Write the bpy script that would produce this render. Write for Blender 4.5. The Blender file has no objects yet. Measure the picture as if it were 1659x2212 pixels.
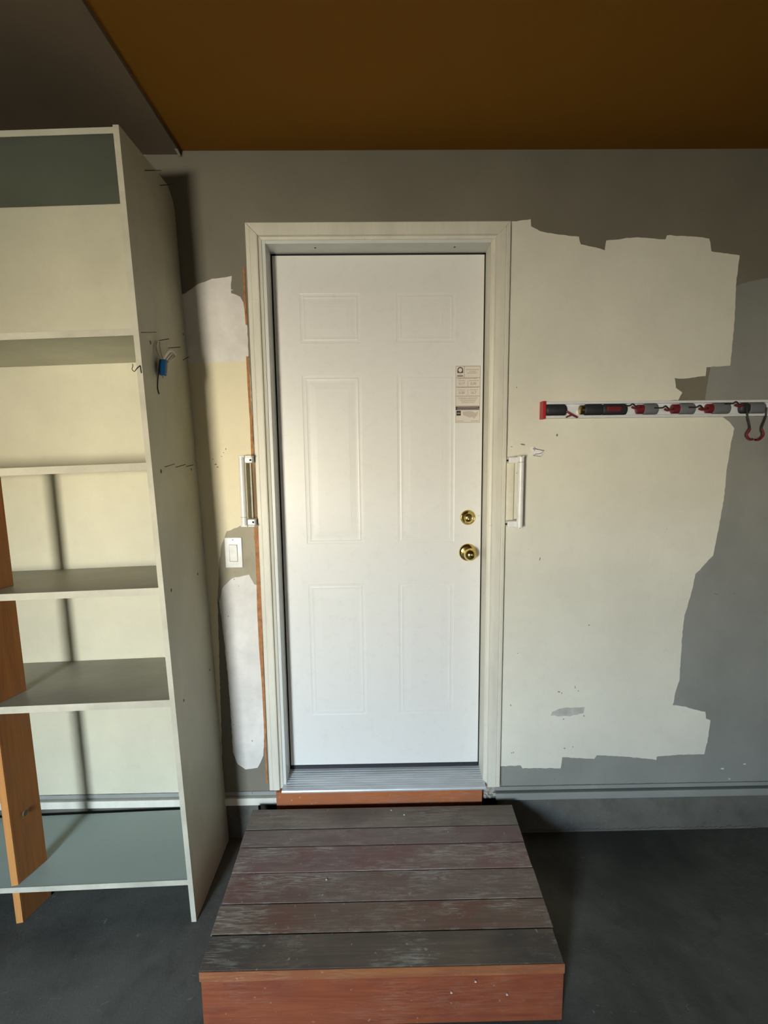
import bpy, bmesh, math, random
from math import sin, cos, pi, radians
from mathutils import Vector, Matrix
from mathutils.geometry import tessellate_polygon
random.seed(7)
S = bpy.context.scene
COL = S.collection

# ------------------------------------------------------------------ camera
CX, CY, CZ = .3856, -1.711, 1.3128
YAW, PIT, ROL = -.0108, -.1132, .0114
FPX = 950.0
cam_d = bpy.data.cameras.new('camera'); cam = bpy.data.objects.new('camera', cam_d); COL.objects.link(cam)
cam_d.sensor_fit = 'VERTICAL'; cam_d.sensor_height = 24.0; cam_d.lens = FPX/2212*24.0
cam_d.clip_start = .02
Rv = Vector((cos(YAW), sin(YAW), 0)); Fh = Vector((-sin(YAW), cos(YAW), 0)); Zv = Vector((0, 0, 1))
Fv = Fh*cos(PIT)+Zv*sin(PIT); Uv = Zv*cos(PIT)-Fh*sin(PIT)
R2 = Rv*cos(ROL)-Uv*sin(ROL); U2 = Rv*sin(ROL)+Uv*cos(ROL)
M = Matrix((R2, U2, -Fv)).transposed().to_4x4(); M.translation = (CX, CY, CZ)
cam.matrix_world = M
S.camera = cam

# ------------------------------------------------------------------ world, light, exposure
S.view_settings.view_transform = 'Standard'; S.view_settings.look = 'None'
S.view_settings.gamma = 1; S.view_settings.use_curve_mapping = False
S.view_settings.exposure = 0.0
wd = bpy.data.worlds.new('world'); S.world = wd; wd.use_nodes = True
wd.node_tree.nodes['Background'].inputs[0].default_value = (.62, .78, 1, 1)
wd.node_tree.nodes['Background'].inputs[1].default_value = .6

def area(name, loc, target, sx, sy, power, color, spread=180):
    l = bpy.data.lights.new(name, 'AREA'); l.shape = 'RECTANGLE'; l.size = sx; l.size_y = sy
    l.energy = power; l.color = color; l.spread = radians(spread)
    o = bpy.data.objects.new(name, l); COL.objects.link(o); o.location = loc
    o.rotation_euler = (Vector(target)-Vector(loc)).to_track_quat('-Z', 'Y').to_euler()
    return o
# daylight from behind the camera, gated by openings shaped in the unseen back wall:
area('driveway_light', (-2.4, -7.0, .92), (-2.4, 0, .92), 2.9, 1.35, 1450, (1.0, .93, .76))
area('sky_light', (-2.4, -7.0, 2.55), (-2.4, 0, 2.55), 3.0, 1.9, 3200, (.54, .76, 1.0))
area('added_fill_light', (3.0, -7.0, 1.6), (2.6, 0, 1.5), 3.2, 2.4, 60, (.9, .95, 1.0))  # added fill lamp behind the right opening, brightens faces turned right

ZF = -.2747            # garage floor
ZC = 2.4225            # ceiling

# ------------------------------------------------------------------ helpers
def tag(o, label=None, cat=None, group=None, kind=None):
    if label: o['label'] = label
    if cat: o['category'] = cat
    if group: o['group'] = group
    if kind: o['kind'] = kind
    return o
def empty(name, loc, **k):
    o = bpy.data.objects.new(name, None); COL.objects.link(o); o.location = loc
    o.empty_display_size = .05
    return tag(o, **k)
def wloc(o):
    v = Vector((0, 0, 0))
    while o: v += o.location; o = o.parent
    return v
class MB:
    """collects shapes in world coordinates, links them as one mesh"""
    def __init__(s): s.bm = bmesh.new()
    def hexa(s, c, bev=0, seg=2):
        vs = [s.bm.verts.new(p) for p in c]
        fs = [s.bm.faces.new([vs[i] for i in f]) for f in ((0,3,2,1),(4,5,6,7),(0,1,5,4),(1,2,6,5),(2,3,7,6),(3,0,4,7))]
        if bev:
            es = list({e for f in fs for e in f.edges})
            bmesh.ops.bevel(s.bm, geom=es, offset=bev, segments=seg, affect='EDGES', profile=.6)
        return s
    def box(s, x0, x1, y0, y1, z0, z1, bev=0, seg=2):
        return s.hexa([(x0,y0,z0),(x1,y0,z0),(x1,y1,z0),(x0,y1,z0),(x0,y0,z1),(x1,y0,z1),(x1,y1,z1),(x0,y1,z1)], bev, seg)
    def prism(s, pts, axis, a, b):
        """2-D outline extruded along axis; pts are (u,v) in the two other axes in order"""
        def P(u, v, w): return {'x': (w,u,v), 'y': (u,w,v), 'z': (u,v,w)}[axis]
        A = [s.bm.verts.new(P(u,v,a)) for u,v in pts]; B = [s.bm.verts.new(P(u,v,b)) for u,v in pts]
        n = len(pts)
        fs = [s.bm.faces.new(A), s.bm.faces.new(B[::-1])]
        for i in range(n): s.bm.faces.new((A[i], B[i], B[(i+1)%n], A[(i+1)%n]))
        return s
    def lathe(s, c, prof, n=32, axis='y'):
        """prof: (radius, distance along -axis) from centre c"""
        rings = []
        for r, d in prof:
            ring = []
            for i in range(n):
                a = 2*pi*i/n; u, v = r*cos(a), r*sin(a)
                p = {'y': (u, -d, v), 'x': (d, u, v), 'z': (u, v, d)}[axis]
                ring.append(s.bm.verts.new((c[0]+p[0], c[1]+p[1], c[2]+p[2])))
            rings.append(ring)
        for a, b in zip(rings, rings[1:]):
            for i in range(n): s.bm.faces.new((a[i], a[(i+1)%n], b[(i+1)%n], b[i]))
        s.bm.faces.new(rings[0][::-1]); s.bm.faces.new(rings[-1])
        return s
    def tube(s, path, r, n=10):
        path = [Vector(p) for p in path]; rings = []
        rr = r if isinstance(r, (list, tuple)) else [r]*len(path)
        up = Vector((.13, .31, .94))
        for i, p in enumerate(path):
            t = (path[min(i+1, len(path)-1)]-path[max(i-1, 0)]).normalized()
            a = t.cross(up)
            if a.length < .05: a = t.cross(Vector((1, 0, 0)))
            a.normalize(); b = t.cross(a).normalized()
            rings.append([s.bm.verts.new(p+(a*cos(2*pi*k/n)+b*sin(2*pi*k/n))*rr[i]) for k in range(n)])
        for a, b in zip(rings, rings[1:]):
            for k in range(n): s.bm.faces.new((a[k], a[(k+1)%n], b[(k+1)%n], b[k]))
        s.bm.faces.new(rings[0][::-1]); s.bm.faces.new(rings[-1])
        return s
    def build(s, name, mat, parent=None, smooth=False, **k):
        bmesh.ops.recalc_face_normals(s.bm, faces=s.bm.faces)
        off = wloc(parent) if parent else None
        if off is None:
            vs = [v.co for v in s.bm.verts]
            off = Vector(((min(v.x for v in vs)+max(v.x for v in vs))/2, (min(v.y for v in vs)+max(v.y for v in vs))/2, min(v.z for v in vs)))
            loc = off.copy()
        else: loc = Vector((0, 0, 0))
        for v in s.bm.verts: v.co -= off
        me = bpy.data.meshes.new(name); s.bm.to_mesh(me); s.bm.free()
        if smooth:
            for p in me.polygons: p.use_smooth = True
            me.set_sharp_from_angle(angle=radians(40))
        me.materials.append(mat)
        o = bpy.data.objects.new(name, me); COL.objects.link(o); o.location = loc; o.parent = parent
        return tag(o, **k)
def smooth_path(pts, n=5):
    pts = [Vector(p) for p in pts]; out = []
    for i in range(len(pts)-1):
        p0 = pts[max(i-1, 0)]; p1 = pts[i]; p2 = pts[i+1]; p3 = pts[min(i+2, len(pts)-1)]
        for k in range(n):
            t = k/n
            out.append(.5*((2*p1)+(-p0+p2)*t+(2*p0-5*p1+4*p2-p3)*t*t+(-p0+3*p1-3*p2+p3)*t**3))
    out.append(pts[-1]); return out

# ------------------------------------------------------------------ materials
def nodes(name):
    m = bpy.data.materials.new(name); m.use_nodes = True
    nt = m.node_tree; return m, nt, nt.nodes['Principled BSDF']
def ramp(nt, fac, stops):
    r = nt.nodes.new('ShaderNodeValToRGB'); nt.links.new(fac, r.inputs[0])
    e = r.color_ramp.elements
    while len(e) < len(stops): e.new(.5)
    for el, (p, c) in zip(e, stops): el.position = p; el.color = (c, c, c, 1) if isinstance(c, (int, float)) else (*c, 1)
    return r.outputs[0]
def noise(nt, vec, scale, detail=4, rough=.55, dist=0):
    n = nt.nodes.new('ShaderNodeTexNoise'); n.inputs['Scale'].default_value = scale
    n.inputs['Detail'].default_value = detail; n.inputs['Roughness'].default_value = rough
    n.inputs['Distortion'].default_value = dist
    nt.links.new(vec, n.inputs['Vector']); return n.outputs[0]
def coords(nt, scale=(1, 1, 1), loc=(0, 0, 0), rot=(0, 0, 0)):
    t = nt.nodes.new('ShaderNodeNewGeometry'); m = nt.nodes.new('ShaderNodeMapping')
    m.inputs['Scale'].default_value = scale; m.inputs['Location'].default_value = loc; m.inputs['Rotation'].default_value = rot
    nt.links.new(t.outputs['Position'], m.inputs[0]); return m.outputs[0]
def mix(nt, fac, a, b, mode='MIX'):
    m = nt.nodes.new('ShaderNodeMix'); m.data_type = 'RGBA'; m.blend_type = mode
    for sock, v in ((m.inputs[0], fac), (m.inputs[6], a), (m.inputs[7], b)):
        if isinstance(v, (int, float)): sock.default_value = v
        elif isinstance(v, tuple): sock.default_value = (*v, 1)
        else: nt.links.new(v, sock)
    return m.outputs[2]
def bump(nt, b, h, strength, dist=.002):
    n = nt.nodes.new('ShaderNodeBump'); n.inputs['Strength'].default_value = strength; n.inputs['Distance'].default_value = dist
    nt.links.new(h, n.inputs['Height']); nt.links.new(n.outputs[0], b.inputs['Normal'])
def paint(name, c, var=.12, rough=.6, specks=0, speck_c=(.12, .10, .07), sc=2.2, bmp=.25, bscale=60, stretch=(1, 1, 1), spec=.4):
    m, nt, b = nodes(name); v = coords(nt, stretch)
    n1 = ramp(nt, noise(nt, v, sc, 5, .6), [(.3, 1-var), (.7, 1)])
    col = mix(nt, 1.0, c, n1, 'MULTIPLY')
    n2 = noise(nt, v, 25, 6, .7)
    col = mix(nt, ramp(nt, n2, [(.52, 0.0), (.8, .18)]), col, tuple(x*.6 for x in c))
    if specks:
        n3 = noise(nt, coords(nt, (1, 1, 1.6), (3, 7, 1)), 27, 5, .6, .8)
        col = mix(nt, ramp(nt, n3, [(.755-.03*specks, 0.0), (.80-.03*specks, .7)]), col, speck_c)
    nt.links.new(col, b.inputs['Base Color']); b.inputs['Roughness'].default_value = rough
    b.inputs['Specular IOR Level'].default_value = spec
    bump(nt, b, noise(nt, coords(nt), bscale, 5, .7), bmp, .0015)
    return m
def plain(name, c, rough=.5, metal=0, var=.1, spec=.5):
    m, nt, b = nodes(name)
    n = ramp(nt, noise(nt, coords(nt), 40, 4), [(.3, 1-var), (.7, 1)])
    nt.links.new(mix(nt, 1.0, c, n, 'MULTIPLY'), b.inputs['Base Color'])
    b.inputs['Roughness'].default_value = rough; b.inputs['Metallic'].default_value = metal
    b.inputs['Specular IOR Level'].default_value = spec
    return m
def wood(name, c1, c2, axis='x', wear=None, wear_c=(.42, .40, .36), rough=.7, dark=None, seed=0):
    m, nt, b = nodes(name)
    st = {'x': (.6, 9, 9), 'z': (9, 9, .6), 'y': (9, .6, 9)}[axis]
    v = coords(nt, st, (seed, seed*1.7, seed*.3))
    g = noise(nt, v, 4.5, 8, .65, 1.6)
    col = mix(nt, ramp(nt, g, [(.3, 0.0), (.7, 1.0)]), c1, c2)
    big = noise(nt, coords(nt, (1, 1, 1), (seed, 2, 5)), 3.2, 5, .65)
    if dark: col = mix(nt, ramp(nt, big, [(.45, 0.0), (.65, .8)]), col, dark)
    if wear:
        w2 = noise(nt, coords(nt, (2.2, 5, 4), (seed+3, 1, 2)), 1.5, 6, .7)
        fine = noise(nt, coords(nt, {'x': (1.1, 13, 13), 'z': (13, 13, 1.1), 'y': (13, 1.1, 13)}[axis], (seed, 0, 1)), 6, 7, .7, 2.5)
        f = nt.nodes.new('ShaderNodeMath'); f.operation = 'MULTIPLY'
        nt.links.new(ramp(nt, w2, [(.45, 0.0), (.64, 1.0)]), f.inputs[0]); nt.links.new(ramp(nt, fine, [(.46, 0.0), (.58, wear)]), f.inputs[1])
        col = mix(nt, f.outputs[0], col, wear_c)
        dots = noise(nt, coords(nt, (1, 1, 1), (9, seed, 5)), 60, 2, .5)
        col = mix(nt, ramp(nt, dots, [(.70, 0.0), (.76, .6)]), col, wear_c)
    nt.links.new(col, b.inputs['Base Color']); b.inputs['Roughness'].default_value = rough
    bump(nt, b, g, .35, .002)
    return m
def concrete(name, c1, c2, rough=.85, sc=1.6, speck=True, painted_shade=None):
    m, nt, b = nodes(name); v = coords(nt)
    col = mix(nt, ramp(nt, noise(nt, v, sc, 7, .65, .5), [(.32, 0.0), (.68, 1.0)]), c1, c2)
    if speck:
        col = mix(nt, ramp(nt, noise(nt, coords(nt, (1, 2, 1), (4, 4, 4)), 21, 4, .65, 1), [(.665, 0.0), (.73, .40)]), col, (.40, .39, .35))
        col = mix(nt, ramp(nt, noise(nt, v, 9, 6, .7), [(.5, 0.0), (.75, .5)]), col, tuple(x*.55 for x in c1))
    if painted_shade:
        (sx, sy, sr), sc_, c_ = painted_shade
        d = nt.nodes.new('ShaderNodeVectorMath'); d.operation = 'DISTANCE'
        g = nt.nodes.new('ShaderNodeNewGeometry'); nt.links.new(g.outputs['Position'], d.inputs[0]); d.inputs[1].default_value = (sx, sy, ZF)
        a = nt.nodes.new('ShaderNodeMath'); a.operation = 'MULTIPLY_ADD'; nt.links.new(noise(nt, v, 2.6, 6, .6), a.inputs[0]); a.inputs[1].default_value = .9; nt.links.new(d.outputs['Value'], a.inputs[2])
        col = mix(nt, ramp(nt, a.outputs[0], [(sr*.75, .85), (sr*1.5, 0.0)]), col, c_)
    nt.links.new(col, b.inputs['Base Color']); b.inputs['Roughness'].default_value = rough
    bump(nt, b, noise(nt, v, 30, 7, .75), .5, .004)
    return m

m_wall_dark = paint('old_wall_paint', (.225, .205, .155), .25, .65, 0, sc=1.6)
m_wall_low = paint('greyer_wall_paint', (.34, .34, .305), .28, .65, .3, sc=2.2)
m_cream = paint('fresh_cream_paint', (.86, .83, .70), .16, .5, .5, sc=1.9)
m_cream_l = paint('cream_wall_left', (.84, .75, .52), .10, .55, 1, sc=2.5)
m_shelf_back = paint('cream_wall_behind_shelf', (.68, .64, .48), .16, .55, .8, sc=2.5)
m_white_patch = paint('white_primer', (.84, .80, .74), .25, .6, 1, (.3, .27, .22), sc=7, bmp=.5)
m_grey_patch = paint('bare_grey_plaster', (.44, .39, .28), .3, .7, 2.5, sc=6)
m_casing = paint('casing_paint', (.80, .76, .64), .16, .45, 1.2, sc=5, stretch=(3, 3, .6))
m_jamb = paint('jamb_paint', (.72, .73, .69), .08, .4, 0, sc=5)
m_door = paint('door_white', (.83, .815, .77), .04, .38, 0, sc=1.2, bmp=.12, bscale=220)
m_black = plain('gap_black', (.010, .009, .009), .8)
m_rubber = plain('black_rubber', (.025, .026, .03), .55)
m_red = wood('red_brown_board', (.48, .145, .040), (.36, .095, .025), 'x', .35, (.5, .33, .25), dark=(.34, .12, .05))
m_bare_wood = plain('bare_orange_wood', (.52, .22, .075), .7, var=.5)
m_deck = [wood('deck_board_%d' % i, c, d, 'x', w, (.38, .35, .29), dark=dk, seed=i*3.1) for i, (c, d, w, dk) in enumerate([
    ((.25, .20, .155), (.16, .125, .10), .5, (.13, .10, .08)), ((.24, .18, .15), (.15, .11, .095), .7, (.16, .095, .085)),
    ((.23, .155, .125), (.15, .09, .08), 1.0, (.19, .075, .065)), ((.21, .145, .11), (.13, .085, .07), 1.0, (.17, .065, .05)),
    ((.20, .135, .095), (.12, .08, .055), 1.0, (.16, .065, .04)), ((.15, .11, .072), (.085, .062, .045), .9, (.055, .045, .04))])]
m_riser = wood('riser_red', (.29, .070, .020), (.18, .034, .010), 'x', .3, (.36, .20, .12), dark=(.16, .03, .012))
m_panel = paint('shelf_green_grey', (.62, .61, .48), .28, .5, 1.2, (.16, .15, .09), sc=3, stretch=(1, 1, .5))
m_edge = paint('shelf_edge_cream', (.60, .56, .44), .28, .55, 2.4, (.3, .27, .18), sc=8)
m_shelf = paint('shelf_top_grey', (.40, .38, .30), .4, .45, 2.2, (.2, .19, .13), sc=4, stretch=(.5, 1, 1))
m_shelf_low = paint('bottom_shelf_green', (.34, .39, .345), .12, .5, .3, sc=3, stretch=(.5, 1, 1))
m_post = wood('plain_brown_board', (.33, .12, .022), (.21, .07, .012), 'z', dark=(.25, .11, .04))
m_post_edge = wood('plain_brown_edge', (.62, .27, .07), (.45, .18, .045), 'z')
m_floor = concrete('garage_floor', (.045, .041, .031), (.135, .128, .102), sc=1.3, painted_shade=((1.35, .0, .62), 1, (.018, .016, .011)))  # dark blur right of the step: shadow painted into the floor colour
m_found = concrete('foundation_concrete', (.085, .08, .066), (.16, .15, .125), sc=4)
m_ceil = paint('ceiling_brown', (.25, .10, .0015), .12, .9, 0, sc=1.2, bmp=.1)
m_ceil2 = paint('ceiling_board_grey', (.20, .15, .10), .2, .8, 0, sc=2)
m_room = paint('garage_wall_paint', (.56, .49, .36), .1, .8, 0)
m_plastic = plain('white_plastic', (.88, .87, .83), .3)
m_plate_cream = plain('cream_plastic', (.80, .75, .60), .4)
m_brass = plain('brass', (.80, .62, .22), .16, 1, .05)
m_brass_dk = plain('brass_dark', (.25, .17, .06), .35, 1)
m_alu = paint('worn_aluminium', (.70, .73, .74), .25, .38, 0, sc=9, stretch=(.6, 4, 4), bmp=.2); m_alu.node_tree.nodes['Principled BSDF'].inputs['Metallic'].default_value = .45
m_chrome = plain('bright_aluminium', (.90, .92, .94), .3, .2)
m_rackred = plain('red_plastic', (.45, .015, .02), .4)
m_darkred = plain('dark_red_rubber', (.17, .012, .018), .5)
m_roller = plain('grey_roller', (.17, .175, .19), .45)
m_wire = plain('dark_wire', (.03, .026, .02), .5, .3)
m_nail = plain('rusty_nail', (.045, .033, .02), .6, .5)
m_blue = plain('blue_tape', (.004, .10, .28), .35)
m_whitecord = plain('white_cord', (.78, .72, .64), .5)
m_paper = plain('printed_paper', (.92, .87, .87), .7)
m_ink = plain('label_ink', (.05, .035, .03), .7)
m_greyink = plain('label_grey_ink', (.30, .24, .19), .7)
m_label = plain('label_paper', (.78, .71, .62), .6, var=.04)
m_blueink = plain('blue_ink', (.10, .13, .30), .7)
m_knot = plain('dark_knot', (.13, .115, .07), .7)
m_plaster = paint('broken_plaster', (.50, .46, .38), .4, .9, 2, sc=40, bmp=1)

# ------------------------------------------------------------------ room shell
XL, XR, YB, ZH = -2.6, 2.9, -4.1, ZC
MB().box(XL-.1, XR+.1, YB-3.5, .12, ZF-.1, ZF).build('floor', m_floor, kind='structure', label='dark smudged concrete garage floor with shadow painted in at the right')
ceil = MB().box(XL-.1, XR+.1, YB, .12, ZC, ZC+.1).build('ceiling', m_ceil, kind='structure', label='brown unpainted ceiling board')
MB().box(XL, -.306, YB, -.002, ZC-.012, ZC+.002).build('ceiling_board', m_ceil2, ceil, label='grey ceiling board above the shelves')
MB().hexa([(-.311, -.008, ZC-.020), (-.304, -.008, ZC-.020), (-.304, -.001, ZC-.020), (-.311, -.001, ZC-.020),
           (-.316, -.030, ZC-.012), (-.305, -.030, ZC-.012), (-.305, -.001, ZC-.012), (-.316, -.001, ZC-.012)]).build('plaster_chip', m_wall_low, ceil)
MB().box(XL-.1, XL, YB, .12, ZF, ZC).build('wall_left', m_room, kind='structure')
MB().box(XR, XR+.1, YB, .12, ZF, ZC).build('wall_right', m_room, kind='structure')
ox0, ox1, oz = -1.47, -.86, 1.47; qx0, qx1 = 1.45, 2.15  # unseen openings: left one sized to gate the daylight, right one added for fill
b = MB(); b.box(XL, ox0, YB-.1, YB, ZF, ZC); b.box(ox1, qx0, YB-.1, YB, ZF, ZC); b.box(qx1, XR, YB-.1, YB, ZF, ZC); b.box(qx0, qx1, YB-.1, YB, oz, ZC); b.box(qx0, qx1, YB-.1, YB, ZF, .60); b.box(ox0, ox1, YB-.1, YB, oz, ZC); b.box(ox0, ox1, YB-.1, YB, ZF, .60)
b.build('wall_back', m_room, kind='structure')

# the wall with the door: opening x -.03...826, top 2.125, bottom edge at -.0548
wy = .11
b = MB()
b.box(XL, -.032, 0, wy, -.0548, ZC); b.box(.815, XR, 0, wy, -.0548, ZC); b.box(-.032, .815, 0, wy, 2.121, ZC)
wall = b.build('wall_front', m_wall_dark, kind='structure', label='old grey brown painted wall around the door')
b = MB(); b.box(XL, XR, .022, wy, ZF, -.0548)
b.build('sheathing', m_black, wall)

def patch(pts, mat, th, name='paint_patch', jit=.0012, y=0.0, label=None):
    """a coat of paint: outline (x,z) on the wall, a little proud of it"""
    out = []
    for i, (x, z) in enumerate(pts):
        x2, z2 = pts[(i+1) % len(pts)]; L = math.hypot(x2-x, z2-z); n = max(1, int(L/.012))
        for k in range(n):
            t = k/n; out.append((x+(x2-x)*t+random.uniform(-jit, jit), z+(z2-z)*t+random.uniform(-jit, jit)))
    bm = bmesh.new()
    A = [bm.verts.new((x, y-th, z)) for x, z in out]; B = [bm.verts.new((x, y, z)) for x, z in out]
    for i in range(len(A)): bm.faces.new((A[i], B[i], B[(i+1)%len(A)], A[(i+1)%len(A)]))
    for t in tessellate_polygon([[Vector((x, z, 0)) for x, z in out]]): bm.faces.new([A[i] for i in t])
    mb = MB(); mb.bm.free(); mb.bm = bm
    return mb.build(name, mat, wall, label=label)
# outlines measured on the photograph, turned into wall coordinates (plane y=0)
def W(px, py, y=0.0):
    a = (px-829.5)/FPX; v = -(py-1106)/FPX
    d = Fv+R2*a+U2*v; t = (y-CY)/d.y
    return (CX+d.x*t, CZ+d.z*t)
def poly(*p): return [W(*q) for q in p]
low = poly((1560, 640), (1593, 616), (1625, 607), (1645, 602), (1700, 598), (1900, 590), (1900, 1705))+[W(1900, 1697), W(1084, 1697), W(1084, 1600), W(1450, 1300)]
low = [(x, max(z, -.0546)) for x, z in low]
patch(low, m_wall_low, .0006, label='greyer lower coat of wall paint')
patch(poly((1100, 480), (1147, 474), (1147, 489), (1166, 500), (1200, 506), (1250, 512), (1254, 528), (1280, 533), (1306, 541), (1309, 520), (1335, 517), (1370, 513),
    (1438, 518), (1441, 508), (1500, 512), (1532, 515), (1536, 543), (1598, 552), (1594, 575), (1590, 610), (1587, 680), (1580, 760), (1577, 790), (1526, 793), (1524, 812),
    (1480, 818), (1457, 817), (1460, 838), (1473, 848), (1465, 864), (1420, 868), (1420, 900), (1560, 900), (1575, 912), (1586, 925), (1578, 960), (1570, 1010), (1563, 1080), (1552, 1140), (1540, 1200),
    (1502, 1240), (1492, 1285), (1478, 1330), (1474, 1366), (1470, 1420), (1467, 1470), (1460, 1490), (1453, 1523), (1481, 1526), (1500, 1533), (1523, 1537), (1525, 1552), (1534, 1556),
    (1529, 1595), (1521, 1629), (1470, 1630), (1418, 1634), (1418, 1641), (1350, 1634), (1289, 1631), (1284, 1639), (1214, 1635), (1211, 1659), (1129, 1659), (1125, 1653), (1080, 1655),
    (1086, 1300), (1092, 900)), m_cream, .0012, label='ragged edged patch of fresh cream paint')
# left of the door
patch(poly((385, 640), (400, 634), (428, 614), (458, 603), (501, 597), (499, 614), (500, 633), (519, 641), (526, 654), (534, 700), (538, 780), (440, 784), (392, 790)), m_white_patch, .0012, label='white primer patch')
cl = poly((392, 782), (440, 780), (538, 774), (545, 900), (556, 1136), (520, 1141), (492, 1152), (480, 1185), (478, 1240), (470, 1300), (480, 1640), (455, 1640), (425, 1300))
patch(cl, m_cream_l, .0008, label='warm cream old paint')
patch(poly((474, 1215), (478, 1180), (490, 1148), (520, 1136), (556, 1132), (563, 1300), (470, 1300)), m_grey_patch, .0010, label='bare patch around the switch')
patch(poly((474, 1300), (480, 1271), (501, 1249), (538, 1241), (549, 1262), (556, 1264), (560, 1340), (566, 1450), (572, 1568), (569, 1632), (557, 1658), (531, 1662), (514, 1651),
    (503, 1624), (499, 1550), (494, 1480), (486, 1400), (478, 1330)), m_white_patch, .0012, label='white plaster patch below the switch')
# wall behind the shelves, painted cream
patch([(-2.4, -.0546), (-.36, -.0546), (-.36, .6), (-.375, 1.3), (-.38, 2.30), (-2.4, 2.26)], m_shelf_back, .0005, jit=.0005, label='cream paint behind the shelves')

patch(poly((1192, 1537), (1215, 1529), (1262, 1527), (1260, 1541), (1225, 1547), (1190, 1545)), paint('grey_smear', (.64, .62, .55), .4, .6, 2, sc=18), .0014, jit=.002)
def scuff(px, py, w, h, mat=None, y=-.0016, rot=0):
    x, z = W(px, py); w, h = w/1100, h/1100; c_, s_ = cos(rot), sin(rot)
    b = MB(); c = [(x+u*c_-v*s_, z+u*s_+v*c_) for u, v in ((-w, 0), (-w*.3, -h), (w*.6, -h*.8), (w, 0), (w*.4, h), (-w*.5, h*.7))]
    b.prism(c, 'y', y, 0.0); return b.build('scuff_mark', mat or m_scuff, wall)
m_scuff = plain('scuff_grey', (.22, .20, .15), .7)
for a in ((1207, 1494, 7, 2.5), (1213, 1497, 2, 4), (1242, 1484, 1.5, 8), (1249, 1492, 2, 3), (1217, 1553, 3, 3), (1261, 1546, 2, 5), (1219, 1616, 5, 2.5), (1237, 1613, 2.5, 2.5), (1105, 1626, 4, 2), (1109, 1625, 2, 4),
          (1103, 1523, 2, 5), (1198, 1683, 3, 2), (1118, 1411, 3, 1.5), (1166, 1207, 2, 9), (1546, 1283, 15, 1.6), (1586, 1282, 9, 1.6), (1203, 940, 4, 6), (1116, 1022, 2, 2), (1116, 837, 2, 3), (1272, 1350, 5, 2), (772, 425, 5, 2.5),
          (488, 970, 2, 4), (483, 978, 3, 1.5), (466, 1003, 6, 2.5), (470, 1009, 5, 2), (479, 986, 3, 1.5), (460, 992, 3, 1.5), (506, 1251, 2.5, 2.5), (516, 1266, 1.8, 1.8), (508, 1235, 3, 1.5), (493, 1331, 5, 1.5), (505, 1565, 3, 2), (545, 1600, 2, 5),
          (541, 1667, 3, 3), (1105, 965, 5, 1.5), (1129, 960, 12, 3), (545, 1712, 2, 7), (562, 1711, 1.6, 3), (462, 563, 4, 2)):
    scuff(*a, rot=random.uniform(-.3, .3))
m_whitish = plain('scuff_white', (.80, .77, .70), .7)
for a in ((535, 968, 9, 3.5), (528, 973, 5, 3), (1560, 1660, 9, 4), (1575, 1700-18, 5, 3), (1608, 1650, 7, 3), (520, 745, 22, 1.3), (494, 627, 20, 2)):
    scuff(*a, mat=m_whitish, rot=random.uniform(-.2, .2))
# strips at the foot of the wall and the foundation
for nm, x0, x1 in (('baseboard_left', XL, -.058), ('baseboard_right', .862, XR)):
    bb = empty(nm, ((x0+x1)/2, 0, -.11), kind='structure')
    MB().box(x0, x1, -.001, .02, -.0745, -.0575, .001, 1).build('upper_strip', m_wall_low, bb)
    MB().box(x0, x1, -.010, .02, -.1135, -.082, .003, 2).build('lower_strip', m_wall_low if nm.endswith('right') else m_casing, bb)
b = MB(); n = 60
for x0, x1 in ((XL, -.142), (.872, XR)):
    b.box(x0, x1, .004, .10, ZF-.02, -.124)
b.build('wall_foundation', m_found, kind='structure', label='rough concrete foundation strip under the wall')
# rough lip of concrete where foundation meets floor
b = MB(); x = .90; pts = [(.90, ZF)]
while x < 2.0: pts.append((x, ZF+.004+random.random()*.010)); x += .012
pts.append((2.0, ZF)); b.prism(pts, 'y', .0015, .006)
b.build('trim_1', m_found, kind='structure', label='crumbly mortar lip at the foot of the foundation')
# broken plaster to the right of the sill
b = MB()
for i in range(26):
    cx = .808+random.random()*.052; cz = -.050-random.random()*.055; s = .004+random.random()*.010
    cy = .0+random.random()*.012
    ang = random.random()*3
    c = []
    for dz in (-1, 1):
        for k in range(4):
            a = ang+k*pi/2; c.append((cx+s*cos(a)*random.uniform(.5, 1.2), cy+s*sin(a)*.6, cz+dz*s*random.uniform(.4, 1)))
    b.hexa(c)
b.box(.805, .862, .006, .02, -.115, -.046)
b.build('plaster_rubble', m_plaster, label='crumbled plaster and splinters beside the right end of the door sill', cat='rubble', kind='stuff')

# ------------------------------------------------------------------ door frame
fr = empty('trim_2', (.39, 0, -.04), kind='structure', label='cream painted door casing and jambs')
def casing(outer, inner, z0, z1, side):
    """profile in x,y extruded along z, mitred top by overlap"""
    s = side
    o, i = outer, inner; w = abs(i-o); d = 1 if i > o else -1
    prof = [(o, 0), (o, -.017), (o+d*.003, -.020), (o+d*.014, -.020), (o+d*.016, -.0185), (o+d*.018, -.0205), (o+d*.038, -.0205), (o+d*(w-.012), -.019), (o+d*(w-.010), -.010), (o+d*w, -.006), (o+d*w, 0)]
    b = MB(); A = []; B = []
    for x, y in prof:
        zt = z1-(w-abs(x-o)) if False else z1-abs(x-o)
        A.append(b.bm.verts.new((x, y, z0))); B.append(b.bm.verts.new((x, y, zt)))
    b.bm.faces.new(A); b.bm.faces.new(B[::-1])
    for k in range(len(A)): b.bm.faces.new((A[k], B[k], B[(k+1)%len(A)], A[(k+1)%len(A)]))
    return b
casing(-.085, -.031, -.038, 2.1735, 0).build('casing_board', m_casing, fr)
casing(.876, .812, -.042, 2.1745, 0).build('casing_board', m_casing, fr)
b = MB(); A = []; B = []
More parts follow.
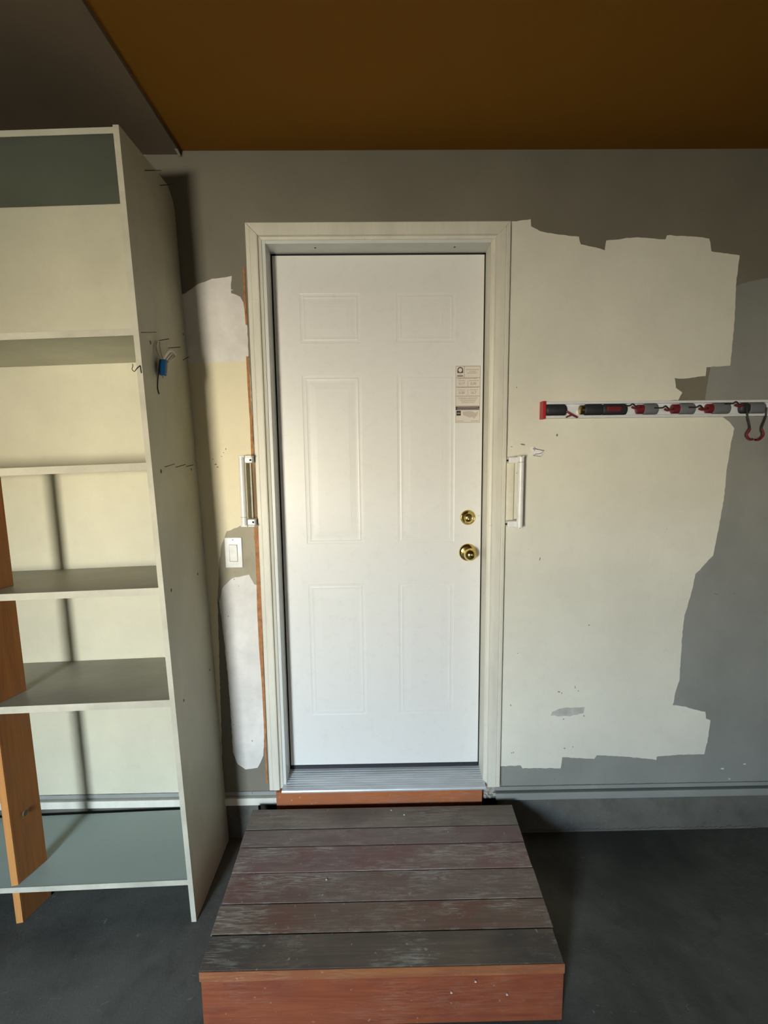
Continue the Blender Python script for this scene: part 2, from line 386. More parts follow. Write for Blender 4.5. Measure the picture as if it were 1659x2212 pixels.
for z, y in [(2.174, 0), (2.174, -.017), (2.171, -.020), (2.150, -.020), (2.130, -.019), (2.128, -.010), (2.1195, -.006), (2.1195, 0)]:
    d = 2.174-z
    A.append(b.bm.verts.new((-.085+d+.0012, y, z))); B.append(b.bm.verts.new((.876-d-.0012, y, z)))
b.bm.faces.new(A); b.bm.faces.new(B[::-1])
for k in range(len(A)): b.bm.faces.new((A[k], B[k], B[(k+1)%len(A)], A[(k+1)%len(A)]))
b.build('casing_board', m_casing, fr)
MB().box(-.031, -.018, -.003, .13, -.03, 2.120, .0015, 2).build('jamb', m_jamb, fr)
MB().box(.808, .822, -.003, .13, -.03, 2.120, .0015, 2).build('jamb', m_casing, fr)
MB().box(-.018, .808, -.003, .13, 2.108, 2.120, .0015, 2).build('jamb', m_jamb, fr)
b = MB(); b.box(-.0185, -.0015, .077, .10, -.02, 2.109); b.box(.801, .8085, .077, .10, -.02, 2.109); b.box(-.018, .808, .077, .10, 2.098, 2.109)
b.box(-.03, .82, .14, .16, -.1, 2.13)
b.build('weatherstrip', m_black, fr)
for px in (681, 982):
    x, z = W(px, 538, .03); MB().lathe((x, .030, 2.1079), [(.0035, -.0006), (.0035, .0004)], 10, 'z').build('screw_hole', m_black, fr)
for px, py in ((666, 1178), (1067, 1164), (646, 1213)):
    pass
# bare wood showing between the wall and the left casing
b = MB()
seg = [((525, 578), (528, 578)), ((526, 620), (529.5, 620)), ((528, 660), (531.5, 660)), ((531, 702), (533.5, 702))]
def strip(rows, mat):
    b = MB(); L = [W(*r[0]) for r in rows]; R = [W(*r[1]) for r in rows]
    b.prism(L+R[::-1], 'y', -.003, .0)
    return b.build('bare_wood_strip', mat, fr)
strip([((525.5, 578), (529, 578)), ((526, 620), (530.5, 620)), ((528, 660), (532.5, 660)), ((531, 702), (534.5, 702))], m_bare_wood)
strip([((532, 770), (537, 770)), ((535, 830), (540, 830)), ((538, 880), (542.5, 880)), ((540, 905), (545.5, 905)), ((543, 985), (548.5, 985))], m_bare_wood)
strip([((549, 1138), (557, 1138)), ((550, 1155), (558, 1155)), ((548, 1160), (559, 1160)), ((551, 1168), (560, 1168)), ((554, 1240), (562, 1240)), ((556, 1320), (566, 1320)), ((560, 1400), (568, 1400)), ((566, 1480), (571.5, 1480)), ((570, 1560), (574.5, 1560)), ((573, 1640), (577, 1640)), ((575, 1690), (579, 1690))], m_bare_wood)
# threshold
t = empty('trim_3', (.39, .02, -.05), kind='structure', label='worn ribbed aluminium door threshold')
b = MB(); prof = [(.125, -.008), (.075, -.016)]
y = .068
while y > -.018:
    prof += [(y, -.0175-(.068-y)*.10), (y-.004, -.0175-(.068-y)*.10), (y-.006, -.0195-(.068-y)*.10), (y-.010, -.0195-(.068-y)*.10)]; y -= .012
prof += [(-.028, -.029), (-.034, -.031), (-.036, -.035), (-.036, -.040), (.125, -.040)]
b.prism(prof, 'x', -.031, .813)
b.build('threshold_plate', m_alu, t)
MB().box(-.056, .799, -.030, .03, -.118, -.0405, .002, 2).build('kick_board', m_red, t, label='red brown board under the threshold')
for px, py in ((630, 1729), (648, 1723), (932, 1735), (993, 1738)):
    x, z = W(px, py, -.031); MB().lathe((x, -.030, z), [(.0028, -.001), (.0028, .0006)], 8).build('screw', m_plaster, t)

# ------------------------------------------------------------------ door
door = empty('door_1', (.39, .09, .0), kind='structure', label='white six panel steel door')
DX0, DX1, DZ0, DZ1, DY = -.0125, .8025, .004, 2.1005, .075
px_ = [(.0865, .3215), (.4615, .6925)]
pz_ = [(.2335, .811), (.981, 1.6555), (1.7765, 1.963)]
cols = [DX0, px_[0][0], px_[0][1], px_[1][0], px_[1][1], DX1]
rows = [DZ0, pz_[0][0], pz_[0][1], pz_[1][0], pz_[1][1], pz_[2][0], pz_[2][1], DZ1]
b = MB()
for i in range(5):
    for j in range(7):
        if i in (1, 3) and j in (1, 3, 5): continue
        x0, x1, z0, z1 = cols[i], cols[i+1], rows[j], rows[j+1]
        b.bm.faces.new([b.bm.verts.new(p) for p in ((x0, DY, z0), (x1, DY, z0), (x1, DY, z1), (x0, DY, z1))])
def ringbox(bm, z0, z1, x0, x1, ya, yb):
    A = [bm.verts.new(p) for p in ((x0, ya, z0), (x1, ya, z0), (x1, ya, z1), (x0, ya, z1))]
    B = [bm.verts.new(p) for p in ((x0, yb, z0), (x1, yb, z0), (x1, yb, z1), (x0, yb, z1))]
    for k in range(4): bm.faces.new((A[k], A[(k+1)%4], B[(k+1)%4], B[k]))
    return B
B = ringbox(b.bm, DZ0, DZ1, DX0, DX1, DY, DY+.042); b.bm.faces.new(B)
bmesh.ops.remove_doubles(b.bm, verts=b.bm.verts, dist=1e-5)
b.build('door_leaf', m_door, door)
for x0, x1 in px_:
    for z0, z1 in pz_:
        b = MB(); prev = None
        for ins, dep in ((0, 0), (.003, .0009), (.010, .0012), (.015, .0003), (.020, .0010), (.027, .0012), (.050, .0004), (.052, .0002)):
            r = [b.bm.verts.new(p) for p in ((x0+ins, DY+dep, z0+ins), (x1-ins, DY+dep, z0+ins), (x1-ins, DY+dep, z1-ins), (x0+ins, DY+dep, z1-ins))]
            if prev:
                for k in range(4): b.bm.faces.new((prev[k], prev[(k+1)%4], r[(k+1)%4], r[k]))
            prev = r
        b.bm.faces.new(prev)
        b.build('moulded_panel', m_door, door)
MB().box(DX0+.002, DX1-.002, DY+.001, DY+.04, -.021, .0035).build('door_sweep', m_rubber, door, label='black rubber sweep under the door')
# deadbolt and knob
c = (.7483, DY, 1.0831)
o = MB().lathe(c, [(.031, 0), (.031, .003), (.029, .006), (.0275, .0065), (.026, .006), (.0175, .013), (.0165, .0145), (.0155, .0140)], 40).build('deadbolt', m_brass, door, smooth=True, label='brass keyed deadbolt')
MB().lathe((c[0]+.001, DY-.0142, c[2]-.0015), [(.0125, -.001), (.0125, .002), (.0115, .0028)], 28).build('lock_cylinder', m_brass_dk, o, smooth=True)
MB().lathe((c[0]+.004, DY-.0165, c[2]-.006), [(.0058, 0), (.0058, .0014), (.005, .002)], 20).build('key_plug', m_brass, o, smooth=True)
MB().box(c[0]+.0033, c[0]+.0047, DY-.0192, DY-.018, c[2]-.010, c[2]-.002).build('keyway', m_black, o)
c = (.7495, DY, .9378)
prof = [(.0365, 0), (.0365, .002), (.034, .006), (.026, .009), (.015, .011), (.0125, .015), (.0125, .026), (.016, .031)]
for k in range(0, 11):
    a = -pi/2*.62+(pi/2*.62+pi/2*.93)*k/10; prof.append((.0255*cos(a), .050+.0215*sin(a)))
o = MB().lathe(c, prof, 44).build('door_knob', m_brass, door, smooth=True, label='polished round brass knob')
MB().lathe((c[0]-.027, DY-.007, c[2]+.002), [(.0022, 0), (.0022, .002)], 10).build('rose_screw', m_brass_dk, o)
# strike mark
x, z = W(1034, 1114, DY); MB().box(x-.0035, x+.0035, DY-.0004, DY+.001, z-.0006, z+.0006).build('scratch', m_greyink, door)

# ratings label stuck on the door
LX0, LX1, LZ0, LZ1 = .6945, .7925, 1.4655, 1.686
lab = MB().box(LX0, LX1, DY-.0006, DY+.0002, LZ0, LZ1).build('ratings_label', m_label, door, label='white paper energy ratings label')
LS = (LX1-LX0)/52.0     # one photograph pixel of label width
def lb(u0, u1, v0, v1, mat, b=None):
    """rectangle in label units (52 wide, 122 high, v down)"""
    z0 = LZ1-(LZ1-LZ0)*v1/122; z1 = LZ1-(LZ1-LZ0)*v0/122
    mm = b or MB(); mm.box(LX0+LS*u0, LX0+LS*u1, DY-.0009, DY-.0005, z0, z1); return mm
b = MB()
for v in (0, 24.6, 44.2, 64, 85.0): lb(0, 52, v, v+.9, None, b)
for u in (0, 51.4): lb(u, u+.6, 0, 122, None, b)
lb(0, 52, 121.4, 122, None, b); lb(17.5, 18.3, 0, 24.6, None, b); lb(25.5, 26, 31, 44, None, b); lb(25.5, 26, 50, 63, None, b)
b.build('label_rules', m_greyink, lab)
b = MB(); lb(.8, 50.5, 87, 94.5, None, b); b.build('black_bar', m_ink, lab)
b = MB(); lb(2, 11.5, 96, 106.5, None, b); b.build('square_mark', m_ink, lab)
b = MB(); lb(3, 15.5, 20.4, 22.2, None, b); b.build('logo_rule', m_ink, lab)
# arch logo
pts = []
def lp(u, v): return (LX0+LS*u, LZ1-(LZ1-LZ0)*v/122)
pts = [lp(3.5, 15), lp(3.5, 9)]+[lp(9.5-6*cos(a*pi/10), 8.5-6.2*sin(a*pi/10)) for a in range(0, 11)]+[lp(15.5, 15)]
MB().prism(pts, 'y', DY-.0009, DY-.0005).build('arch_logo', m_ink, lab)
pts = [lp(9.5+4.1*cos(a*pi/10), 8.8+4.4*sin(a*pi/10)) for a in range(20)]
MB().prism(pts, 'y', DY-.0012, DY-.0008).build('logo_disc', m_label, lab)
def text(body, u, v, size, mat, parent, align='CENTER', name='lettering', d=.0010):
    cu = bpy.data.curves.new('t', 'FONT'); cu.body = body; cu.size = size*LS; cu.align_x = align; cu.align_y = 'CENTER'
    ob = bpy.data.objects.new('t', cu); COL.objects.link(ob)
    me = bpy.data.meshes.new_from_object(ob); bpy.data.objects.remove(ob)
    me.materials.clear(); me.materials.append(mat)
    x, z = lp(u, v)
    me.transform(Matrix.Translation(Vector((x, DY-d, z))-wloc(parent)) @ Matrix.Rotation(pi/2, 4, 'X'))
    o = bpy.data.objects.new(name, me); COL.objects.link(o); o.parent = parent
    return o
text('NFRC', 9.5, 17.9, 3.4, m_greyink, lab)
text('World\'s Best', 34.5, 5.5, 0.01, m_label, lab) if False else None
text('ENTRY DOOR', 34.5, 8.6, 4.2, m_greyink, lab) if False else None
for (u0, u1, v) in ((21, 49, 8.0), (29, 43, 11.6), (24, 44.5, 15.2), (5, 46, 26.9), (6, 20, 31.5), (28, 48, 31.5), (4, 48, 46.2), (5, 21, 51.2), (30, 46, 51.2), (2, 18, 118.5), (33, 49, 118.5)):
    # unreadable small print: words as short dashes
    b = MB(); u = u0
    while u < u1-.5:
        w = min(random.uniform(1.2, 4.2), u1-u); lb(u, u+w, v-.45, v+.45, None, b); u += w+.7
    b.build('small_print', m_greyink, lab)
for r in range(6):
    b = MB(); u = 5+r*1.6; u1 = 47-r*1.4
    while u < u1: w = random.uniform(1, 3.5); lb(u, min(u+w, u1), 68+r*2.2-.3, 68+r*2.2+.35, None, b); u += w+.6
    b.build('small_print', m_greyink, lab)
for v in (89.2, 92.4):
    b = MB(); u = 4
    while u < 47: w = random.uniform(1.5, 4); mmz = v; z0 = lp(0, v+.45)[1]; z1 = lp(0, v-.45)[1]; b.box(LX0+LS*u, LX0+LS*(u+w), DY-.0012, DY-.0008, z0, z1); u += w+.7
    b.build('small_print', m_label, lab)
b = MB(); b.box(lp(3, 0)[0], lp(10, 0)[0], DY-.0012, DY-.0008, lp(0, 102)[1], lp(0, 100.8)[1]); b.build('small_print', m_label, lab)
for t_, u, v in (('0.17', 13, 38), ('0.00', 37.5, 38.2), ('0.00', 13, 57.4), ('16.7', 37.5, 57.4)):
    text(t_, u, v, 7.2, m_greyink, lab, name='rating_figure')
# faint map outline blob
pts = [lp(u, v) for u, v in ((15, 98), (24, 96.5), (36, 97), (42, 101), (48, 97.5), (47, 105), (43, 110), (40, 114), (36, 110), (30, 111), (22, 108), (16, 105))]
MB().prism(pts, 'y', DY-.0008, DY-.0005).build('faint_map', plain('faint_ink', (.60, .53, .46), .7), lab)

# ------------------------------------------------------------------ light switch
sw = empty('light_switch', (-.188, 0, .965), label='white wall switch plate with a flat rocker left of the door', cat='light switch')
b = MB().box(-.2225, -.155, -.006, 0, .9055, 1.0255, .003, 3); b.build('wall_plate', m_plastic, sw, smooth=True)
MB().box(-.205, -.1725, -.0066, -.004, .930, .998).build('rocker_gap', m_greyink, sw)
MB().hexa([(-.2035, -.0068, .9315), (-.174, -.0068, .9315), (-.174, -.004, .9315), (-.2035, -.004, .9315), (-.2035, -.0105, .9965), (-.174, -.0105, .9965), (-.174, -.004, .9965), (-.2035, -.004, .9965)], .0008, 2).build('rocker', m_plastic, sw)
for z in (1.0165, .9145)[:1]:
    MB().lathe((-.189, -.006, z), [(.0028, -.001), (.0028, .0006)], 12).build('screw', m_greyink, sw)

# ------------------------------------------------------------------ grab handles either side of the door
def handle(name, bx, wx0, wx1, z0, z1, plate_x, label, hole_x, joint):
    h = empty(name, ((wx0+wx1)/2, 0, z0), label=label, cat='handle', group='white grab handles beside the door')
    d = 1 if wx1 > bx else -1
    lo, hi = min(plate_x), max(plate_x)
    MB().box(lo, hi, -.012, -.001, z0+.012, z1-.012, .003, 2).build('back_plate', m_plate_cream, h, smooth=True)
    MB().tube([(bx, -.048, z0+.004), (bx, -.048, z1-.004)], .0115, 20).build('grip_bar', m_plastic, h, smooth=True)
    zj = z0+.037 if joint == 'low' else z1-.024
    MB().tube([(bx, -.048, zj-.0008), (bx, -.048, zj+.0008)], .0119, 20).build('grip_joint', m_greyink, h, smooth=True)
    for zz in ((z0, z0+.034), (z1-.034, z1)):
        top = zz[1] == z1
        br = MB(); x0, x1 = min(bx-d*.012, wx1 if d > 0 else wx0), max(bx+.012 if d < 0 else bx, wx1 if d > 0 else wx0)
        # side cheek web behind the bar and outer flange
        br.box(min(bx, hole_x), max(bx, hole_x)+0, -.046, -.001, zz[0]+(.006 if top else .004), zz[1]-(.004 if top else .006), .004, 3)
        fz = (zz[1]-.006, zz[1]) if top else (zz[0], zz[0]+.006)
        br.box(x0, x1, -.056, -.001, fz[0], fz[1], .0025, 3)
        o = br.build('end_bracket', m_plastic, h, smooth=True)
        zc = (zz[0]+zz[1])/2
        MB().lathe((hole_x-d*.007, -.046, zc), [(.0038, -.001), (.0038, .0013)], 12).build('screw_hole', m_black, o)
        MB().lathe(((x0+x1)/2, -.056, (fz[0]+fz[1])/2), [(.0024, -.001), (.0024, .0005)], 10).build('screw', m_greyink, o)
    return h
handle('grab_handle', -.1275, -.137, -.087, 1.074, 1.3425, (-.119, -.103), 'white grab handle left of the door above the switch', -.088, 'low')
handle('grab_handle', .9225, .8745, .934, 1.054, 1.330, (.879, .909), 'white grab handle right of the door beside the brass locks', .8785, 'high')

MB().box(-.103, -.0855, -.0022, .001, 1.09, 1.325).build('stained_gap', wood('stained_wood', (.30, .19, .09), (.10, .06, .03), 'z', .8, (.6, .5, .36)), wall)
# ------------------------------------------------------------------ torn paper on the wall
# ragged scrap with a fold
o = empty('paper_scrap', (.995, 0, 1.34), label='small torn scrap of printed paper stuck to the wall above the right handle', cat='paper')
P = lambda px, py, y: (W(px, py, y)[0], y, W(px, py, y)[1])
b = MB()
f1 = [(1145, 967), (1152, 965), (1160, 970), (1176, 973), (1174, 977), (1160, 979), (1152, 980), (1141, 984), (1149, 977)]
f2 = [(1152, 980), (1160, 979), (1174, 977), (1169, 986), (1152, 985)]
for ff, ys in ((f1, (-.004, -.010, -.012, -.006, -.008, -.006, -.004, -.002, -.004)), (f2, (-.004, -.006, -.008, -.013, -.009))):
    vs = [b.bm.verts.new(P(p[0], p[1], y)) for p, y in zip(ff, ys)]; vb = [b.bm.verts.new(Vector(P(p[0], p[1], y))+Vector((0, .0012, 0))) for p, y in zip(ff, ys)]
    b.bm.faces.new(vs); b.bm.faces.new(vb[::-1])
    for k in range(len(vs)): b.bm.faces.new((vs[k], vb[k], vb[(k+1)%len(vs)], vs[(k+1)%len(vs)]))
b.build('torn_sheet', m_paper, o)
b = MB(); b.tube([P(1153, 967, -.011), P(1160, 971, -.013), P(1175, 973, -.009), P(1169, 979, -.0125), P(1158, 981, -.011), P(1152, 984, -.010), P(1168, 986, -.014)], .0009, 6)
b.build('printed_line', m_ink, o)
b = MB(); b.tube([P(1151, 969, -.0085), P(1156, 971, -.012), P(1154, 973, -.010)], .0014, 6); b.build('printed_line', m_blueink, o)

# ------------------------------------------------------------------ tool holder rail
rk = empty('tool_rail', (1.5, 0, 1.47), label='silver wall mounted broom and tool rail with rubber grips and a red end cap', cat='tool holder')
RX0, RX1 = .999, 2.06; RZ0, RZ1 = 1.4705, 1.5305
MB().box(RX0+.012, RX1, -.010, -.001, RZ0, RZ1, .001, 1).build('back_plate', m_chrome, rk)
MB().box(RX0+.008, RX1, -.030, -.002, RZ1-.009, RZ1, .0015, 2).build('rail', m_chrome, rk)
MB().box(RX0+.008, RX1, -.030, -.002, RZ0, RZ0+.009, .0015, 2).build('rail', m_chrome, rk)
MB().box(1.004, 1.018, -.033, -.001, RZ0-.003, RZ1+.003, .002, 2).build('end_cap', m_rackred, rk)
def roller(x0, x1, mat, y=-.019, inset=.0095):
    b = MB(); r = (RZ1-RZ0)/2-inset
    zc = (RZ0+RZ1)/2
    b.lathe((x0, y, zc), [(r*.55, 0), (r*.9, .004), (r, .010), (r, x1-x0-.010), (r*.9, x1-x0-.004), (r*.55, x1-x0)], 18, 'x')
    for v in b.bm.verts: v.co.y = y+(v.co.y-y)*.62
    return b.build('grip_roller', mat, rk, smooth=True)
for x0, x1, m in ((1.019, 1.100, m_rubber), (1.163, 1.240, m_rubber), (1.232, 1.330, m_rubber), (1.388, 1.449, m_roller), (1.525, 1.590, m_roller), (1.652, 1.725, m_roller), (1.76, 1.80, m_rubber), (1.792, 1.86, m_roller), (1.93, 2.0, m_roller)):
    roller(x0, x1, m)
zc = (RZ0+RZ1)/2
for x0, x1, m in ((1.149, 1.166, m_brass_dk), (1.366, 1.392, m_darkred), (1.500, 1.527, m_darkred), (1.632, 1.656, m_darkred)):
    MB().lathe((x0, -.020, zc), [(.012, 0), (.0175, .003), (.0175, x1-x0-.003), (.012, x1-x0)], 16, 'x').build('spring_block', m, rk, smooth=True)
# folded red rubber hooks between the grips
for x, dz in ((1.352, .008), (1.476, -.001), (1.606, .000), (1.742, .012)):
    o = MB().tube(smooth_path([(x-.05, -.036, zc+.004+dz), (x-.022, -.038, zc+.004+dz), (x-.012, -.040, zc+.010+dz), (x, -.040, zc+dz), (x+.010, -.038, zc-.004+dz), (x+.024, -.036, zc+dz)], 4), .0028, 8).build('folded_hook', m_wire, rk, smooth=True)
    MB().tube(smooth_path([(x-.016, -.0415, zc-.001+dz), (x-.006, -.043, zc-.006+dz), (x+.006, -.042, zc-.005+dz), (x+.016, -.039, zc+.002+dz)], 4), .0042, 8).build('rubber_tip', m_darkred, o, smooth=True)
x = 1.103
MB().tube(smooth_path([(x-.01, -.036, zc-.006), (x, -.041, zc-.014), (x+.012, -.043, zc-.021), (x+.03, -.042, zc-.030)], 4), .0038, 8).build('folded_hook', m_darkred, rk, smooth=True)
MB().tube(smooth_path([(x+.008, -.042, zc-.020), (x-.004, -.041, zc-.025), (x-.012, -.040, zc-.029)], 4), .0030, 8).build('folded_hook', m_darkred, rk, smooth=True)
MB().box(1.245, 1.300, -.040, -.034, zc-.008, zc+.010, .003, 2).build('red_pad', m_darkred, rk)
for pts in (((1613, 880), (1614, 896), (1620, 926), (1613, 938), (1615, 945), (1620, 949), (1626, 949)), ((1656, 880), (1654, 900), (1645, 926), (1649, 938), (1644, 946), (1638, 950), (1632, 950))):
    q = [P(a, c_, -.038) for a, c_ in pts]
    o = MB().tube(smooth_path(q, 5), .0032, 8).build('hanging_hook', m_wire, rk, smooth=True)
    MB().tube(smooth_path(q[2:], 5), .0044, 8).build('rubber_tip', m_darkred, o, smooth=True)

# ------------------------------------------------------------------ wooden step
st = empty('wooden_step', (.385, -.35, ZF), label='low wooden step of weathered brown boards in front of the white door', cat='step')
ST = -.087; seams = [-.0600, -.1623, -.2408, -.3424, -.4488, -.5413, -.6362]
def xl(y): return -.146+(y+.06)*(-.016/.57)*-1*-1 if False else -.146+(-.06-y)*.027
def xr(y): return .914-(-.06-y)*.042
jl = [0, 0, -.001, .001, .0, .0]; 
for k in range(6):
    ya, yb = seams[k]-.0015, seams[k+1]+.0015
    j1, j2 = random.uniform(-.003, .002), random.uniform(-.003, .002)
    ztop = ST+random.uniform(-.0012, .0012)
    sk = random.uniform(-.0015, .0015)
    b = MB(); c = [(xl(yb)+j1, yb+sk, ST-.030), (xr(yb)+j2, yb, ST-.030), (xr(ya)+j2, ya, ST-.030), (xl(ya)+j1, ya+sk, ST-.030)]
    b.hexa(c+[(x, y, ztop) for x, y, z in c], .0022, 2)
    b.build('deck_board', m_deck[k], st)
MB().box(-.128, .888, -.6355, -.600, ZF+.002, ST-.0315, .002, 2).build('riser_board', m_riser, st, label='red brown front riser board')
MB().hexa([(-.1305, -.6385, ST-.030), (.889, -.6385, ST-.030), (.889, -.6362, ST-.030), (-.1305, -.6362, ST-.030), (-.1305, -.6380, ST-.0015), (.889, -.6380, ST-.0015), (.889, -.6362, ST-.001), (-.1305, -.6362, ST-.001)]).build('nosing_edge', wood('nosing_red', (.34, .12, .035), (.20, .06, .02), 'x', .4, (.44, .26, .14), dark=(.22, .05, .02)), st, label='worn orange front edge')
for x in (-.120, .385, .866):
    MB().box(x-.018, x+.018, -.598, -.065, ZF+.001, ST-.0315, .002, 1).build('joist', m_red, st)
MB().box(-.130, -.118, -.599, -.064, ZF+.001, ST-.032).build('side_board', m_riser, st)
MB().box(.889, .900, -.599, -.075, ZF+.001, ST-.032).build('side_board', m_riser, st)
# pale flakes of paint lying on the step belong to its surface
for px, py in ((845, 1750), (873, 1760), (705, 1900), (1027, 2120), (1095, 2148), (975, 2144)):
    v = -(py-1106)/FPX; a = (px-829.5)/FPX; d = Fv+R2*a+U2*v
    if py < 2085: t_ = (ST+.001-CZ)/d.z
    else: t_ = (-.6395-CY)/d.y
    p = Vector((CX, CY, CZ))+d*t_
    s = .0022
    MB().hexa([(p.x-s*1.3, p.y-s, p.z-.0006), (p.x+s, p.y-s*1.2, p.z-.0006), (p.x+s*1.2, p.y+s, p.z-.0006), (p.x-s, p.y+s, p.z-.0006),
               (p.x-s, p.y-s, p.z+.0012), (p.x+s, p.y-s, p.z+.0012), (p.x+s, p.y+s*.6, p.z+.0012), (p.x-s, p.y+s, p.z+.0012)]).build('paint_flake', m_label, st)

# ------------------------------------------------------------------ shelf unit
LEAN = .0272; X0 = -.2873; FRY = -.337
def SX(x, z): return X0+x*1.0-LEAN*(z-ZF)         # x measured from the inner face of the right panel
def SZ(x, z): return z+LEAN*x                      # boards rise to the right with the lean
def shb(b, x0, x1, y0, y1, z0, z1, bev=.0015):
    c = [(SX(x, SZ(x, z)), y, SZ(x, z)) for z in (z0, z1) for x, y in ((x0, y0), (x1, y0), (x1, y1), (x0, y1))]
    return b.hexa(c, bev, 2)
SHW = -1.55
sh = empty('shelf_unit', (X0+SHW/2, FRY/2, ZF), label='tall leaning painted plywood shelf unit at the left of the door', cat='shelves')
# right panel with a clipped top back corner
b = MB(); TOPZ = 2.2725
def pan(b, xa, xb, ztop, notch=True):
    prof = [(FRY, ZF), (FRY, ztop), (-.045, ztop+.012), (-.010, ztop-.022), (-.002, ztop-.05), (-.002, ZF)]
    A = [b.bm.verts.new((SX(xa, z), y, z)) for y, z in prof]; B = [b.bm.verts.new((SX(xb, z), y, z)) for y, z in prof]
    b.bm.faces.new(A); b.bm.faces.new(B[::-1])
    for k in range(len(A)): b.bm.faces.new((A[k], B[k], B[(k+1)%len(A)], A[(k+1)%len(A)]))
pan(b, 0, .0165, TOPZ)
rp = b.build('side_panel', m_panel, sh, label='right side panel with nails sticking out')
b = MB(); shb(b, -.0005, .017, FRY-.0025, FRY+.0005, ZF, TOPZ-.001, .0008)
b.build('front_edge', m_edge, sh, label='cream front edge of the right panel')
b = MB(); pan(b, SHW-.018, SHW, TOPZ-.05, False); b.build('side_panel', m_panel, sh)
def shelf(zt, th, ymax, mt, me, sag=0):
    b = MB(); shb(b, SHW, -.0005, FRY+.0015, ymax, zt-th+.001, zt); o = b.build('shelf_board', mt, sh)
    b = MB(); shb(b, SHW, -.0005, FRY-.001, FRY+.0015, zt-th, zt+.0005, .0006); b.build('shelf_lip', me, o)
    return o
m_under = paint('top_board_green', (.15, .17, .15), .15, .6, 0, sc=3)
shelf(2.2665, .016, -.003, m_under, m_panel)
shelf(1.7165, .0195, -.004, m_panel, m_edge)
shelf(1.3185, .023, -.006, m_panel, m_edge)
shelf(.9225, .022, -.002, m_shelf, m_edge)
shelf(.5445, .024, -.002, m_shelf, m_edge)
shelf(-.1135, .019, -.018, m_shelf_low, m_edge)
# brown board standing upright on each shelf near the front
def post(z0, z1, name='divider_board'):
    def q(z):
        s = (z+.116)/1.40
        bx, by, fx, fy = -.852-.017*s, -.232, -.880-.017*s, -.326
        return [(fx-.021, fy-.004, z), (fx, fy, z), (bx, by, z), (bx-.021, by-.004, z)]
    b = MB(); b.hexa(q(z0)+q(z1), .001, 1)
    o = b.build('divider_board', m_post, sh)
    A, B = q(z0), q(z1)
    b = MB(); b.hexa([(x+dx, y-.0025+dy, z) for Q in (A, B) for (x, y, z), dx, dy in ((Q[0], .0004, 0), (Q[1], -.0004, 0), (Q[1], -.0004, .0027), (Q[0], .0004, .0027))])
    b.build('board_edge', m_post_edge, o)
    return o
xp = -.86
def zat(zt): return zt+LEAN*(xp-X0)
post(ZF+.001, zat(-.1135-.019)-.001); o = post(zat(-.1135)+.001, zat(.5445-.024)-.001)
post(zat(.5445)+.001, zat(.9225-.022)-.001); post(zat(.9225)+.001, zat(1.3185-.023)-.001)
# a knot on the big divider
MB().lathe((-.866, -.287, .108), [(.010, -.001), (.010, .002)], 14, 'x').build('knot', m_knot, sh)
# nails through the right panel
PO = lambda z: SX(.0165, z)
for y, z, L, dz in ((-.2045, 2.2338, .052, .0), (-.1066, 2.2465, .045, .004), (-.3259, 1.7087, .046, .0), (-.218, 1.713, .034, .006), (-.1554, 1.7053, .042, .003), (-.045, 1.690, .022, .012),
                    (-.2564, 1.3049, .032, .009), (-.1781, 1.3025, .034, .010), (-.098, 1.3043, .028, .006)):
    MB().tube([(PO(z)-.001, y, z), (PO(z)+L, y, z+dz)], .00115, 6).build('nail', m_nail, rp)
for px, py, r in ((427, 1240, .0045), (370, 1275, .005), (397, 1513, .004), (453, 1447, .004), (325, 740, .005), (348, 1018, .005), (413, 1014, .004), (395, 722, .003)):
    a = (px-829.5)/FPX; v = -(py-1106)/FPX; d = Fv+R2*a+U2*v; xx = -.32
    for _ in range(3):
        t_ = (xx-CX)/d.x; z = CZ+d.z*t_; y = CY+d.y*t_; xx = PO(z)
    y = min(y, -.012)
    b = MB().lathe((PO(z), y, z), [(r, -.001), (r*.8, .0007)], 10, 'x')
    for vv in b.bm.verts: vv.co.z = z+(vv.co.z-z)*1.5
    b.build('knot', m_knot, rp)
# bent wire hook hanging on the front edge of the panel
q = lambda px, py, y=FRY-.005: P(px, py, y)
MB().tube(smooth_path([q(286, 786), q(287, 791), q(285, 797), q(288, 801), q(291, 802), q(296, 795), q(302, 789.5)], 4)+smooth_path([q(302.5, 789.5), q(303.5, 797), q(305, 806)], 2), .0011, 7).build(
    'wire_hook', m_wire, label='small bent black wire hook on the front edge of the shelf side panel', cat='hook')

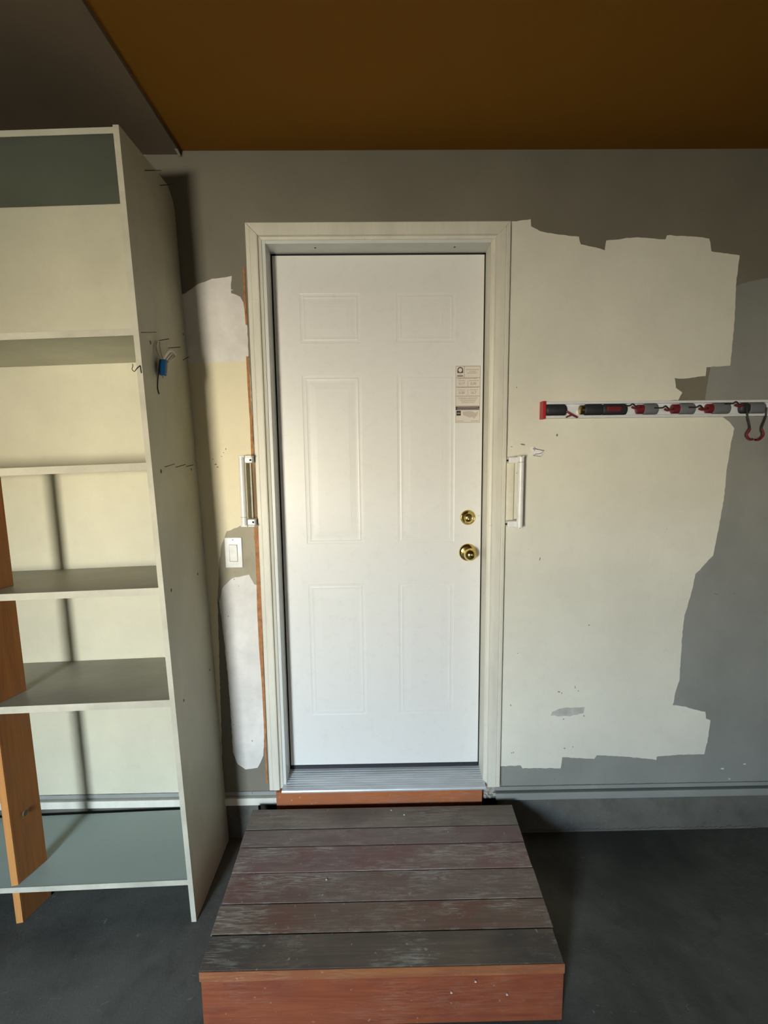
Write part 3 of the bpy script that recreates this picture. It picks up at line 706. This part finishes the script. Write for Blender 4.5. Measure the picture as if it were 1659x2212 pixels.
# ------------------------------------------------------------------ taped cord bundle hanging on a nail
cb = empty('cord_bundle', (PO(1.63)+.012, -.2113, 1.60), label='small bundle of white cord wrapped in blue tape hanging on the shelf side panel', cat='cord')
def px2(px, py, x):
    a = (px-829.5)/FPX; v = -(py-1106)/FPX; d = Fv+R2*a+U2*v; t_ = (x-CX)/d.x
    return Vector((CX+d.x*t_, CY+d.y*t_, CZ+d.z*t_))
xb = PO(1.63)+.016
top = px2(353.5, 777, xb); bot = px2(352, 811, xb)
b = MB(); n = 16; rings = []
for k, (t_, r) in enumerate(((0, .009), (.03, .0125), (.5, .0128), (.97, .0118), (1, .009))):
    c = top.lerp(bot, t_); rings.append([b.bm.verts.new((c.x+r*.85*cos(2*pi*i/n), c.y+r*1.25*sin(2*pi*i/n), c.z)) for i in range(n)])
for A, B in zip(rings, rings[1:]):
    for i in range(n): b.bm.faces.new((A[i], A[(i+1)%n], B[(i+1)%n], B[i]))
b.bm.faces.new(rings[0][::-1]); b.bm.faces.new(rings[-1])
b.build('blue_tape_wrap', m_blue, cb, smooth=True)
T = lambda px, py, x: px2(px, py, x)
nx = PO(1.713)+.004
b = MB()
b.tube(smooth_path([T(350, 779, xb), T(343, 765, nx+.008), T(338, 752, nx+.004), T(341, 738, nx+.002), T(345, 740, nx+.004), T(347, 757, nx+.01), T(354, 779, xb)], 5), .0022, 8)
b.build('hanging_loop', m_whitecord, cb, smooth=True)
b = MB(); b.tube(smooth_path([T(352, 779, xb), T(359, 768, xb+.006), T(366, 759, xb+.010), T(374, 760, xb+.012), T(379, 768, xb+.010), T(374, 775, xb+.006), T(363, 781, xb)], 5), .0034, 8)
b.tube(smooth_path([T(357, 779, xb), T(364, 770, xb+.004), T(370, 764, xb+.004), T(373, 768, xb+.004), T(362, 781, xb)], 5), .0030, 8)
b.build('cord_loop', m_whitecord, cb, smooth=True)
b = MB(); b.tube([T(353, 811, xb), T(354, 816, xb)], .004, 8); b.build('cord_end', m_whitecord, cb, smooth=True)
b = MB(); b.tube(smooth_path([T(345, 778, PO(1.65)+.004), T(343, 800, PO(1.62)+.003), T(341, 825, PO(1.6)+.002), T(341, 840, PO(1.57)+.002), T(344, 851, PO(1.55)+.002)], 4), .0014, 6)
b.build('dark_string', m_wire, cb, smooth=True)
